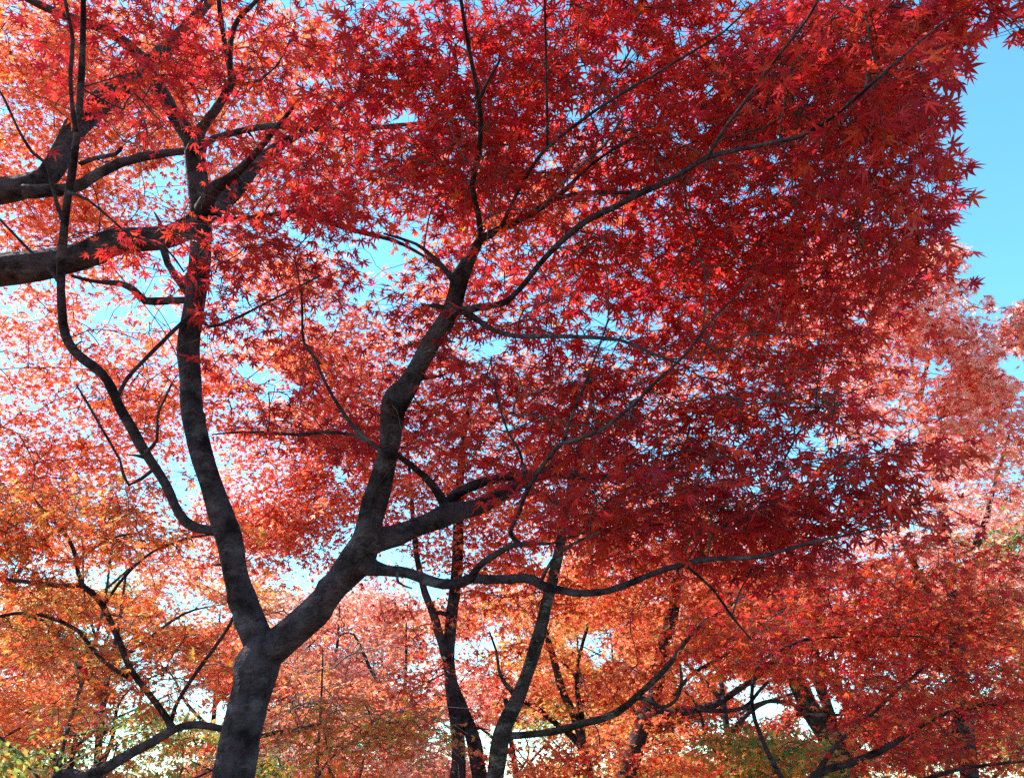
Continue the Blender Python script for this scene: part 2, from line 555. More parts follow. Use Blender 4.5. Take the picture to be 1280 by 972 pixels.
    def finish(self, crown='crown'):
        if self.tw_parts:
            v, t = merge(self.tw_parts)
            link_mesh('twigs', v, t, self.twig, self.root)['kind'] = 'stuff'
        if self.leaf_parts:
            k, vs, ts, cols = 0, [], [], []
            for v, t, c in self.leaf_parts:
                vs.append(v); ts.append(t + k); cols.append(c); k += len(v)
            link_mesh(crown, np.vstack(vs), np.vstack(ts), self.leaf, self.root, smooth=False, colour=np.vstack(cols))
            print("LEAVES", self.root.name, sum(len(t) for t in ts), len(self.tw_parts))
        # the root Empty stands at the foot of the trunk
        if hasattr(self, 'foot'):
            loc = Vector((self.foot[0], self.foot[1], 0))
            self.root.location = loc
            for ch in self.root.children:
                ch.location = -loc


# ------------------------------------------------------------------ ground
def make_ground():
    n = 121
    g = np.sign(np.linspace(-1, 1, n)) * np.abs(np.linspace(-1, 1, n)) ** 2.2 * 400
    X, Y = np.meshgrid(g, g)
    R = np.hypot(X, Y)
    Z = (np.sin(X * .21 + 1) * np.cos(Y * .17) * .06 + np.sin(X * .05) * .1) * np.clip(R / 8, 0, 1)
    v = np.stack([X, Y, Z], -1).reshape(-1, 3)
    i = np.arange(n - 1)[:, None] * n + np.arange(n - 1)[None, :]
    quads = np.stack([i, i + 1, i + n + 1, i + n], -1).reshape(-1, 4)
    m = bpy.data.materials.new("leaf_litter_ground")
    m.use_nodes = True
    N, L = m.node_tree.nodes, m.node_tree.links
    bs = N["Principled BSDF"]; bs.inputs["Roughness"].default_value = .95
    tc = N.new("ShaderNodeTexCoord")
    vo = N.new("ShaderNodeTexVoronoi"); vo.inputs["Scale"].default_value = 22
    rp = N.new("ShaderNodeValToRGB")
    for p_, c_ in ((0, (.1, .07, .045)), (.35, (.3, .07, .03)), (.6, (.35, .16, .06)), (.8, (.16, .1, .06))):
        e = rp.color_ramp.elements.new(p_); e.color = (*c_, 1)
    no = N.new("ShaderNodeTexNoise"); no.inputs["Scale"].default_value = .6; no.inputs["Detail"].default_value = 6
    mx = N.new("ShaderNodeMix"); mx.data_type = 'RGBA'; mx.inputs[7].default_value = (.13, .1, .06, 1)
    bp = N.new("ShaderNodeBump"); bp.inputs["Distance"].default_value = .03
    L.new(tc.outputs["Object"], vo.inputs["Vector"]); L.new(tc.outputs["Object"], no.inputs["Vector"])
    L.new(vo.outputs["Color"], rp.inputs[0]); L.new(no.outputs["Fac"], mx.inputs[0])
    L.new(rp.outputs[0], mx.inputs[6]); L.new(mx.outputs[2], bs.inputs["Base Color"])
    L.new(vo.outputs["Distance"], bp.inputs["Height"]); L.new(bp.outputs[0], bs.inputs["Normal"])
    o = link_mesh("ground", v, quads, m)
    o["kind"] = "structure"
    o["label"] = "ground covered with fallen maple leaves"


make_ground()

# ------------------------------------------------------------------ the main maple
def main_maple():
    t = Tree("maple_tree", "large crimson maple with forked dark trunk nearest the camera", {'crimson': 4, 'scarlet': .9}, 11)
    t.trunk([(290, 975, 53), (300, 925, 50), (313, 872, 48), (323, 838, 47), (328, 814, 46), (330, 798, 38)], [3.02, 3.2], lean=(-.12, 0), sides=20, gnarl=.08, step=.03)
    left = t.traced([(334, 828, 34), (324, 802, 37), (308, 762, 34), (294, 715, 31), (286, 672, 31), (277, 640, 30), (262, 602, 27), (250, 560, 26), (240, 505, 26),
                     (236, 455, 26), (238, 410, 26), (246, 360, 25), (251, 315, 25), (251, 275, 26), (248, 235, 25), (243, 200, 24), (239, 175, 22), (221, 148, 18),
                     (199, 110, 17), (178, 76, 16), (146, 46, 13), (115, 31, 11), (80, 19, 10), (34, -2, 9), (-30, -40, 7)], [3.2, 3.3, 3.5, 3.5, 3.1], sides=18, gnarl=.08, step=.03)
    t.traced([(240, 190, 16), (252, 160, 13), (270, 137, 11), (288, 106, 11), (291, 98, 10), (284, 72, 7), (277, 30, 6), (273, -5, 5), (268, -80, 3)], [3.45, 3.1], 'branch', left)
    t.traced([(289, 104, 8), (287, 70, 7), (291, 38, 7), (303, 18, 6), (324, -2, 5), (360, -50, 3)], [3.3, 2.9], 'branch', left)
    t.traced([(290, 103, 6), (315, 104, 4), (335, 92, 3), (350, 78, 2)], [3.3, 3.0], 'branch', left)
    t.traced([(252, 262, 20), (266, 238, 18), (284, 226, 13), (304, 208, 11), (322, 188, 9), (345, 160, 6), (372, 128, 4)], [3.45, 3.1], 'branch', left)
    t.traced([(248, 252, 8), (278, 273, 6), (330, 270, 6), (375, 265, 7), (410, 277, 6), (450, 290, 6), (490, 300, 5), (520, 314, 4), (560, 340, 3)], [3.45, 3.7], 'branch', left)
    t.traced([(243, 395, 5), (262, 408, 4), (290, 400, 4), (330, 380, 3), (370, 360, 2.5), (400, 345, 2)], [3.45, 3.1], 'branch', left)
    t.traced([(240, 392, 4), (215, 415, 5), (180, 450, 5), (158, 474, 5), (146, 500, 5)], [3.4, 3.1], 'branch', left)
    t.traced([(238, 175, 7), (215, 130, 5), (200, 95, 4), (235, 100, 4), (250, 130, 3)], [3.45, 3.4], 'branch', left)
    # slender stem that bends up along the left edge
    st = t.traced([(288, 668, 18), (272, 664, 13), (248, 660, 12), (230, 650, 12), (218, 630, 11), (207, 605, 11), (186, 572, 11), (165, 535, 12), (150, 511, 12), (140, 486, 11), (127, 466, 11),
                   (108, 452, 12), (92, 437, 11), (82, 418, 11), (77, 385, 10), (76, 345, 10), (79, 300, 10), (84, 252, 9), (92, 200, 9), (98, 150, 8), (102, 90, 8), (104, 40, 7), (104, -5, 6), (106, -80, 4)],
                  [3.28, 3.1, 2.9, 2.6, 2.4], sides=14)
    t.traced([(95, 165, 6), (90, 130, 5), (88, 90, 5), (91, 50, 5), (84, 15, 4), (80, -6, 4), (70, -60, 3)], [2.55, 2.4], 'branch', st)
    t.traced([(79, 275, 6), (72, 258, 5), (64, 228, 4), (58, 205, 4), (40, 190, 4), (22, 160, 3), (6, 125, 3), (-6, 105, 2)], [2.65, 2.5], 'branch', st)
    t.traced([(77, 360, 5), (66, 342, 4), (42, 318, 4), (15, 290, 3), (-6, 268, 3)], [2.7, 2.6], 'branch', st)
    t.traced([(100, 205, 6), (118, 198, 5), (145, 192, 5), (152, 184, 4)], [2.6, 2.6], 'branch', st)
    t.traced([(84, 240, 5), (110, 250, 3), (140, 275, 3), (165, 295, 3), (205, 308, 2.5), (230, 340, 2)], [2.65, 2.7], 'branch', st)
    t.traced([(182, 565, 5), (196, 550, 4), (197, 520, 3), (205, 500, 3), (215, 480, 2)], [3.0, 2.9], 'branch', st)
    t.traced([(195, 584, 5), (161, 606, 4), (150, 575, 3), (130, 540, 3), (110, 505, 3), (95, 480, 2)], [3.0, 2.9], 'branch', st)
    # right limb
    r = t.traced([(320, 830, 32), (340, 810, 40), (362, 792, 38), (392, 765, 37), (420, 732, 38), (446, 700, 43), (455, 680, 38), (463, 648, 31), (474, 608, 27), (484, 570, 25), (489, 540, 25), (491, 515, 27),
                  (498, 497, 30), (510, 482, 26), (521, 462, 23), (538, 430, 22), (553, 408, 22), (564, 388, 24), (571, 365, 22), (576, 345, 22), (588, 322, 15), (600, 300, 11)],
                 [3.2, 3.1, 3.0, 2.85], sides=18, gnarl=.09, step=.03)
    t.traced([(493, 512, 16), (486, 503, 9), (482, 498, 6)], [2.98, 2.9], 'branch', r)
    t.traced([(570, 352, 12), (557, 338, 7), (545, 325, 6), (520, 305, 4), (480, 292, 3)], [2.88, 3.2], 'branch', r)
    t.traced([(597, 306, 10), (601, 299, 10), (628, 285, 10), (662, 268, 9), (690, 250, 8), (708, 236, 6), (717, 227, 5), (740, 205, 4), (790, 172, 3)], [2.86, 2.35], 'branch', r)
    t.traced([(692, 250, 6), (730, 241, 6), (781, 241, 5), (800, 240, 4)], [2.7, 2.5], 'branch', r)
    t.traced([(625, 287, 5), (645, 244, 4.5), (676, 193, 4.5), (720, 156, 4), (764, 125, 4), (815, 95, 3.5), (855, 71, 3), (905, 40, 2.5), (940, 5, 2)], [2.76, 2.2, 1.75], 'branch', r)
    t.traced([(602, 300, 8), (598, 268, 7), (590, 231, 7), (599, 190, 6.5), (600, 136, 6), (591, 85, 5.5), (583, 44, 5), (576, -2, 4.5), (570, -70, 3)], [2.85, 2.3, 1.95], 'branch', r)
    t.traced([(600, 122, 5), (608, 105, 4), (618, 88, 3.5), (625, 75, 3)], [2.25, 2.15], 'branch', r)
    t.traced([(684, 182, 3), (684, 140, 3.5), (683, 102, 3.5), (682, 50, 3), (681, -4, 3), (680, -60, 2)], [2.3, 1.8], 'branch', r)
    t.traced([(562, 392, 16), (580, 388, 10), (600, 384, 9), (625, 380, 8), (640, 371, 7), (656, 354, 7), (683, 320, 7), (717, 288, 8), (740, 272, 8), (764, 261, 8), (798, 243, 8), (830, 228, 7), (855, 214, 7), (884, 197, 6.5),
              (915, 189, 6), (945, 183, 5.5), (975, 176, 5), (1006, 168, 5), (1054, 136, 4.5), (1104, 92, 4), (1132, 68, 3), (1170, 35, 2.5), (1215, 5, 2)], [2.9, 2.55, 2.2, 1.85, 1.6], 'branch', r, step=.04)
    t.traced([(884, 197, 5), (904, 163, 4.5), (935, 122, 4.5), (969, 75, 4), (1009, 24, 3.5), (1025, -5, 3)], [2.05, 1.65], 'branch', r)
    t.traced([(582, 390, 10), (600, 402, 7), (615, 412, 6), (646, 420, 6), (696, 420, 5.5), (747, 422, 5), (775, 425, 4), (805, 437, 4), (850, 455, 3)], [2.9, 2.4, 2.2], 'branch', r)
    t.traced([(400, 455, 3), (380, 428, 3.5), (378, 400, 3), (377, 370, 2.5), (370, 330, 2)], [3.2, 3.2], 'branch', r)
    t.traced([(485, 572, 8), (466, 555, 5), (445, 537, 5), (425, 510, 4.5), (407, 479, 4), (395, 450, 3.5)], [2.98, 3.2], 'branch', r)
    t.traced([(466, 555, 5), (440, 543, 4), (405, 540, 4.5), (373, 543, 4), (335, 541, 3.5), (299, 540, 3), (265, 543, 2)], [3.02, 3.3], 'branch', r)
    # thick limb to the right of the collar
    e = t.traced([(445, 690, 34), (468, 675, 32), (486, 670, 27), (510, 663, 25), (537, 652, 25), (560, 642, 26), (580, 638, 22), (605, 630, 20), (632, 615, 17), (656, 601, 15), (690, 592, 12), (730, 596, 9), (764, 595, 7), (805, 597, 6), (850, 590, 4)],
                 [3.1, 3.3, 3.6, 3.5], sides=16, gnarl=.09, step=.03)
    t.traced([(562, 642, 18), (553, 625, 13), (540, 605, 10), (522, 588, 8), (500, 571, 7), (478, 558, 5)], [3.35, 3.15], 'branch', e)
    t.traced([(556, 640, 20), (566, 622, 15), (582, 611, 13), (608, 601, 12), (640, 594, 11), (670, 590, 8), (705, 578, 6), (740, 560, 4)], [3.4, 3.6], 'branch', e)
    t.traced([(655, 604, 10), (665, 612, 8), (690, 625, 7), (712, 640, 5), (740, 655, 4)], [3.5, 3.3], 'branch', e)
    # low limb
    lo = t.traced([(444, 698, 30), (462, 708, 22), (480, 712, 15), (510, 716, 13), (535, 725, 13), (554, 730, 13), (575, 728, 13), (590, 723, 12), (625, 724, 11), (656, 722, 11), (670, 727, 11), (684, 734, 11), (724, 741, 9), (764, 737, 8), (798, 724, 7.5),
                   (826, 713, 7), (855, 705, 7), (884, 699, 6), (945, 696, 5), (985, 686, 4.5), (1020, 676, 4), (1060, 668, 3), (1110, 655, 2.5)], [3.1, 2.9, 2.5, 2.15, 1.9], sides=14, gnarl=.08, step=.03)
    t.traced([(588, 724, 11), (598, 708, 9), (616, 695, 8), (634, 684, 7), (650, 680, 7), (668, 679, 4), (690, 679, 4), (724, 667, 3.5), (781, 659, 3), (830, 655, 2)], [2.82, 2.5], 'branch', lo)
    t.traced([(652, 682, 7), (640, 670, 6), (639, 660, 5), (648, 642, 5), (656, 620, 5), (672, 590, 5.5), (688, 570, 5), (703, 554, 5), (747, 540, 4.5), (791, 506, 4.5), (825, 472, 4), (855, 445, 3.5), (890, 400, 3), (940, 350, 2.5)], [2.75, 2.3, 1.9], 'branch', lo)
    t.traced([(703, 554, 4), (715, 520, 3.5), (735, 470, 3), (750, 430, 2.5), (760, 400, 2)], [2.55, 2.4], 'branch', lo)
    t.traced([(656, 598, 4), (650, 565, 3.5), (635, 540, 3), (622, 500, 2.5), (618, 480, 2)], [2.7, 2.75], 'branch', lo)
    t.traced([(676, 727, 5), (690, 700, 4), (715, 680, 3.5), (750, 665, 3)], [2.7, 2.4], 'branch', lo)
    t.traced([(855, 705, 4), (890, 735, 3.5), (915, 770, 3), (940, 800, 2)], [2.45, 2.5], 'branch', lo)
    t.traced([(497, 714, 4), (498, 728, 3), (515, 735, 2)], [2.98, 2.95], 'branch', lo)
    # foliage
    t.foliage([(820, 130, 340, 190, 2.75, .4, 230), (1075, 110, 120, 135, 2.15, .3, 58), (1205, 15, 75, 38, 2.1, .15, 16), (1180, 200, 30, 70, 2.6, .25, 8), (890, 400, 215, 180, 2.85, .45, 165), (920, 610, 260, 105, 2.65, .4, 112), (1110, 610, 80, 70, 2.3, .25, 24), (1120, 265, 75, 90, 2.45, .3, 26)],
              leaf=.043, kind='near', K=6, L=4, length=.22, tip_r=.0014, tilt=.42, droop=.3, clump=.1)
    t.foliage([(520, 120, 190, 160, 2.9, .4, 105), (610, 440, 130, 150, 3.15, .4, 66), (330, 370, 100, 150, 3.4, .35, 46), (250, 70, 210, 110, 3.2, .5, 50), (700, 560, 110, 80, 3.1, .4, 36), (440, 520, 140, 50, 3.3, .3, 26),
               (400, 240, 120, 60, 3.3, .3, 22), (170, 290, 70, 30, 3.0, .2, 5)],
              leaf=.04, kind='near', K=5, L=4, length=.19, tip_r=.0014, tilt=.42)
    # fine leafless twigs under the canopy
    t.foliage([(780, 200, 300, 180, 2.25, .25, 60), (860, 470, 260, 170, 2.3, .25, 60), (300, 400, 190, 190, 3.1, .3, 46), (170, 120, 170, 110, 2.8, .3, 22), (560, 480, 120, 170, 2.85, .25, 28)],
              K=2, L=1, length=.3, tip_r=.0015, leafless=True)
    # unseen crown above the frame, filled out to shade the leaves below
    t.foliage([(700, -260, 560, 200, 2.3, .6, 110), (150, -260, 400, 180, 3.2, .7, 60)], leaf=.038, kind='mid', K=6, L=4, length=.2, gaps=False)
    t.finish()


main_maple()


# ------------------------------------------------------------------ old maple beside the left edge
def old_maple():
    t = Tree("maple_tree", "old maple whose two thick dark limbs reach in from the left edge", {'orange': 2, 'salmon': 3, 'scarlet': .8}, 23)
    base = P(-330, 600, 4.3)
    tr = np.array([[base[0] - .1, base[1], -.15], [base[0] - .1, base[1], .1], [base[0] - .05, base[1], 1.2], [base[0], base[1], base[2]], P(-360, 330, 4.3), P(-300, 60, 4.5), P(-220, -250, 4.8), P(-120, -600, 5.2)])
    t.foot = tr[0]
    t.wood(tr, np.array([.3, .24, .19, .17, .15, .12, .08, .05]), 'trunk', sides=20, step=.06)
    a = t.traced([(-350, 400, 50), (-250, 385, 46), (-120, 360, 42), (0, 337, 39), (55, 330, 36), (100, 321, 34), (140, 302, 33), (175, 300, 30), (205, 297, 30), (240, 282, 27), (270, 258, 24), (295, 235, 21), (318, 208, 17), (345, 185, 13), (400, 150, 9), (470, 100, 6)],
                 [4.3, 4.2, 4.3, 4.8], sides=18, gnarl=.09, step=.04)
    b = t.traced([(-340, 330, 40), (-200, 280, 36), (-80, 250, 34), (0, 240, 32), (30, 233, 30), (55, 222, 27), (72, 200, 27), (88, 168, 27), (108, 145, 27), (135, 118, 26), (165, 98, 24), (185, 82, 22), (220, 50, 18), (260, 0, 14), (300, -80, 10)],
                 [4.3, 4.1, 4.3, 4.6], sides=18, gnarl=.09, step=.04)
    t.traced([(30, 240, 18), (70, 238, 15), (95, 233, 14), (115, 222, 13), (150, 204, 12), (195, 193, 10), (240, 187, 9), (270, 172, 8), (335, 158, 8), (385, 160, 8), (430, 163, 7), (470, 160, 6), (515, 155, 5), (570, 150, 4)], [4.1, 4.3, 4.6], 'branch', b)
    t.traced([(240, 375, 8), (205, 376, 10), (182, 376, 10), (168, 363, 9), (150, 354, 8), (120, 352, 5), (90, 345, 4)], [4.3, 4.4], 'branch', a)
    t.traced([(200, 296, 10), (210, 330, 8), (228, 358, 8), (240, 376, 8)], [4.22, 4.3], 'branch', a)
    t.foliage([(90, 110, 190, 170, 5.8, 1.0, 620), (100, 480, 220, 130, 6.4, .8, 560), (330, 150, 190, 170, 5.6, .8, 420), (60, 280, 140, 100, 6, .8, 190), (40, 620, 160, 80, 6.4, .6, 240), (330, 420, 130, 130, 6.3, .6, 300)], leaf=.038, kind='mid', K=6, L=4, length=.2, tip_r=.002, sides=3, twiglets=False, clump=.15)
    t.foliage([(-250, 100, 240, 300, 5.2, 1.3, 130), (0, -350, 400, 200, 5.5, 1.2, 120)], leaf=.04, kind='far', K=7, L=5, length=.28, sides=3, twiglets=False, gaps=False)  # unseen crown outside the frame, put there for its shade
    t.foliage([(-4.2, 1.2, 2.4, 2.2, 6.6, 1.6, 420), (-1.6, .2, 1.8, 1.4, 6.6, .9, 170)], leaf=.055, kind='far', K=7, L=5, length=.34, sides=3, twiglets=False, gaps=False, world=True)  # unseen canopy added to keep the sun off the near maple
    t.finish()


old_maple()


# ------------------------------------------------------------------ slender maple at the lower left
def slender_maple():
    t = Tree("maple_tree", "slender rust orange maple with a leaning thin stem left of the big forked trunk", {'rust': 2.2, 'orange': 2.2, 'gold': .8, 'scarlet': .6}, 37)
    tr = t.trunk([(60, 985, 15), (109, 971, 14), (153, 947, 13), (190, 927, 11), (217, 912, 10), (235, 906, 9), (250, 905, 9), (275, 910, 8), (300, 915, 7), (324, 920, 6), (356, 912, 4), (400, 905, 3)], [4.2, 4.3, 4.6], lean=(-.35, 0), sides=12, gnarl=.08)
    s = t.traced([(216, 912, 10), (212, 903, 9), (204, 890, 8), (183, 863, 7.5), (163, 835, 7.5), (149, 801, 7), (129, 757, 7), (114, 740, 7), (102, 730, 6), (97, 712, 5), (95, 696, 5), (85, 672, 4.5), (61, 645, 3.5), (40, 620, 2)], [4.35, 4.1])
    t.traced([(104, 731, 6), (72, 731, 6), (34, 727, 5), (0, 723, 5), (-60, 715, 4)], [4.2, 4.1], 'branch', s)
    t.traced([(160, 846, 6), (145, 837, 5), (129, 825, 5), (112, 806, 5), (98, 788, 5), (68, 773, 5), (34, 766, 4.5), (0, 770, 4), (-50, 790, 3)], [4.25, 4.1], 'branch', s)
    t.traced([(213, 905, 6), (217, 890, 5), (224, 873, 5), (244, 842, 5), (271, 805, 4.5), (292, 771, 4), (300, 735, 3)], [4.35, 4.2], 'branch', s)
    t.traced([(129, 757, 4), (156, 720, 3.5), (190, 690, 3.5), (237, 672, 3), (270, 668, 2)], [4.2, 4.3], 'branch', s)
    t.traced([(96, 705, 4), (110, 690, 3), (140, 672, 3), (175, 665, 2)], [4.15, 4.2], 'branch', s)
    t.foliage([(70, 645, 180, 60, 4.1, .5, 140), (240, 650, 90, 60, 4.4, .3, 14), (60, 770, 120, 70, 4.2, .4, 50), (190, 820, 130, 70, 4.5, .4, 60), (300, 740, 60, 50, 4.4, .3, 8)],
              leaf=.036, kind='mid', K=5, L=4, length=.2, tip_r=.0016)
    t.foliage([(460, 915, 130, 50, 4.5, .4, 75), (150, 895, 100, 55, 4.6, .4, 26), (60, 820, 80, 50, 4.5, .4, 14)], leaf=.034, kind='mid', K=5, L=4, length=.2, tip_r=.0016, palette={'olive': 2, 'gold': .8, 'rust': 2, 'orange': .6})
    t.finish()


slender_maple()


# ------------------------------------------------------------------ maples standing in the middle distance
def mid_trees():
    g = "maples standing in the middle distance"
    # two-stemmed maple behind the main limb
    t = Tree("maple_tree", "twin stemmed dark maple seen just right of the big forked trunk", {'salmon': 2.5, 'scarlet': 2, 'pink': 1.2, 'orange': .8}, 41, group=g)
    tr = t.trunk([(572, 985, 20), (573, 947, 18), (571, 900, 17), (564, 859, 16), (561, 818, 15), (564, 771, 15), (570, 727, 14), (573, 662, 13), (574, 612, 11), (579, 554, 8), (588, 500, 5), (600, 450, 2)], [6.1, 7.0], sides=12)
    t.traced([(606, 1010, 20), (598, 960, 19), (590, 920, 17), (580, 890, 14), (572, 868, 11), (566, 850, 9)], [6.1, 6.3])
    t.traced([(562, 832, 12), (556, 815, 11), (550, 795, 11), (542, 768, 10), (531, 740, 9), (522, 700, 7), (516, 645, 6), (512, 590, 4), (508, 540, 3)], [6.3, 6.9])
    t.traced([(562, 770, 7), (550, 765, 5), (540, 770, 4)], [6.4, 6.45], 'branch')
    t.foliage([(520, 590, 150, 130, 6.8, .8, 330), (560, 800, 80, 110, 6.6, .4, 70), (420, 660, 130, 80, 6.8, .7, 170), (520, 880, 60, 60, 6.2, .3, 40), (430, 420, 160, 120, 7, .8, 190), (600, 500, 100, 100, 6.8, .7, 130), (380, 570, 120, 90, 7.2, .6, 240), (330, 660, 110, 60, 7.2, .6, 150), (420, 480, 110, 90, 7.2, .6, 170)], leaf=.04, kind='far', K=6, L=4, length=.22, tip_r=.002, sides=3, twiglets=False, clump=.1)
    t.finish()
    # lit leaning maple
    t = Tree("maple_tree", "leaning maple with sunlit grey trunk and a long low branch curving up to the right", {'scarlet': 1.5, 'salmon': 2.5, 'orange': 1.2}, 43, bark=BARK_PALE, group=g)
    tr = t.trunk([(618, 990, 22), (621, 960, 21), (625, 925, 23), (632, 903, 21), (649, 869, 17), (663, 829, 16), (674, 791, 16), (686, 744, 14), (696, 700, 13), (707, 645, 11), (718, 590, 11), (735, 520, 6), (750, 450, 2)], [5.75, 6.5], lean=(-.03, 0), sides=14)
    b = t.traced([(628, 920, 12), (642, 919, 9), (665, 917, 8), (690, 914, 9), (712, 909, 9), (730, 903, 9), (752, 898, 9), (771, 890, 9), (785, 880, 8), (798, 868, 8), (822, 846, 7), (846, 818, 6), (862, 795, 5), (890, 770, 4), (930, 745, 3)], [5.9, 5.7])
    t.traced([(795, 870, 6), (809, 874, 5), (822, 882, 5), (832, 883, 5), (846, 873, 4), (852, 852, 4), (850, 830, 3)], [5.75, 5.7], 'branch', b)
    t.traced([(648, 875, 9), (640, 864, 6), (630, 852, 5), (624, 838, 4), (620, 812, 3), (612, 790, 2)], [6.1, 6.2])
    t.traced([(640, 890, 10), (634, 880, 8), (632, 874, 6)], [6.1, 6.05])
    t.foliage([(720, 560, 180, 130, 6.6, .8, 300), (760, 700, 140, 80, 6.6, .6, 150), (650, 690, 110, 80, 6.6, .6, 110), (640, 830, 50, 80, 6.5, .3, 25), (800, 840, 80, 50, 6.1, .3, 40), (700, 950, 90, 40, 5.9, .4, 40)], leaf=.04, kind='far', K=6, L=4, length=.22, tip_r=.002, sides=3, twiglets=False)
    t.foliage([(660, 280, 160, 130, 5.6, .6, 200), (940, 410, 160, 120, 5.4, .5, 190)], leaf=.04, kind='far', K=6, L=4, length=.22, tip_r=.002, sides=3, twiglets=False, palette={'scarlet': 2, 'orange': 1.5, 'salmon': 1})  # orange-red palette imitates backlit glow behind the near crown
    t.finish()
    # dark maple right of it
    t = Tree("maple_tree", "dark maple with upright trunk behind the tip of the curved low branch", {'scarlet': 1.5, 'salmon': 1.5, 'orange': 2, 'gold': .6}, 47, group=g)
    t.trunk([(782, 985, 24), (792, 941, 22), (803, 908, 20), (816, 876, 17), (822, 846, 16), (829, 805, 15), (842, 761, 14), (850, 700, 12), (862, 640, 7), (880, 560, 2)], [7.0, 7.7], lean=(-.08, 0), sides=12)
    a = t.traced([(806, 902, 13), (826, 892, 11), (850, 890, 9), (880, 884, 9), (901, 876, 8), (925, 860, 7), (940, 850, 6), (955, 838, 5), (985, 815, 4)], [7.2, 7.0])
    t.traced([(840, 872, 5), (850, 859, 5), (862, 845, 5), (877, 835, 5), (895, 825, 4), (912, 815, 3)], [7.2, 7.1], 'branch', a)
    t.traced([(872, 886, 6), (905, 888, 5), (931, 883, 5), (950, 862, 4), (962, 850, 4)], [7.1, 7.0], 'branch', a)
    t.foliage([(870, 760, 130, 90, 7.2, .7, 190), (800, 660, 120, 80, 7.4, .7, 140), (830, 930, 80, 40, 7, .4, 40), (940, 800, 100, 70, 7, .5, 100)], leaf=.042, kind='far', K=6, L=4, length=.24, tip_r=.002, sides=3, twiglets=False)
    t.finish()
    # two thin trunks crossing between
    t = Tree("maple_tree", "thin dark maple leaning left between two thicker trunks", {'gold': 2, 'orange': 2, 'salmon': 1.5}, 53, group=g)
    t.trunk([(738, 985, 13), (730, 940, 12), (720, 900, 11), (703, 863, 10), (694, 830, 9), (688, 810, 8), (676, 770, 6), (660, 720, 2)], [8.45, 8.9], sides=10)
    t.traced([(728, 935, 9), (710, 915, 8), (690, 900, 7), (672, 885, 6), (655, 876, 5), (630, 850, 3)], [8.6, 8.5])
    t.traced([(728, 945, 9), (727, 900, 8), (722, 865, 7), (722, 830, 5), (735, 780, 4)], [8.6, 8.8])
    t.foliage([(760, 790, 140, 80, 8.8, .8, 200), (700, 740, 130, 70, 8.8, .8, 150), (740, 880, 80, 50, 8.8, .6, 50)], leaf=.042, kind='far', K=6, L=4, length=.26, tip_r=.002, sides=3, twiglets=False)
    t.finish()
    # lichened forked trunk at lower right
    t = Tree("maple_tree", "maple with a broad lichen grey forked trunk at the lower right", {'scarlet': 2, 'crimson': .8, 'rust': 1.5, 'salmon': 1}, 59, bark=BARK_PALE, group=g)
    t.trunk([(1062, 985, 26), (1047, 940, 25), (1030, 912, 25), (1014, 888, 23), (1000, 862, 20), (988, 835, 16), (978, 790, 11), (975, 730, 4)], [7.25, 7.7], lean=(.12, 0), sides=14)
    t.traced([(1046, 925, 16), (1040, 905, 15), (1033, 880, 14), (1023, 852, 13), (1018, 815, 11), (1025, 760, 7), (1040, 690, 2)], [7.4, 7.7])
    b = t.traced([(1015, 895, 8), (1002, 890, 6), (992, 880, 5), (965, 876, 5), (945, 880, 4), (925, 892, 3)], [7.45, 7.3])
    t.traced([(995, 892, 5), (1020, 893, 4), (1046, 893, 3.5), (1075, 890, 3)], [7.35, 7.2])
    t.foliage([(1050, 780, 180, 100, 7.9, .6, 280), (1000, 700, 140, 80, 7.7, .7, 170), (1150, 880, 150, 80, 7.2, .6, 150)], leaf=.042, kind='far', K=6, L=4, length=.24, tip_r=.002, sides=3, twiglets=False)
    t.finish()


mid_trees()


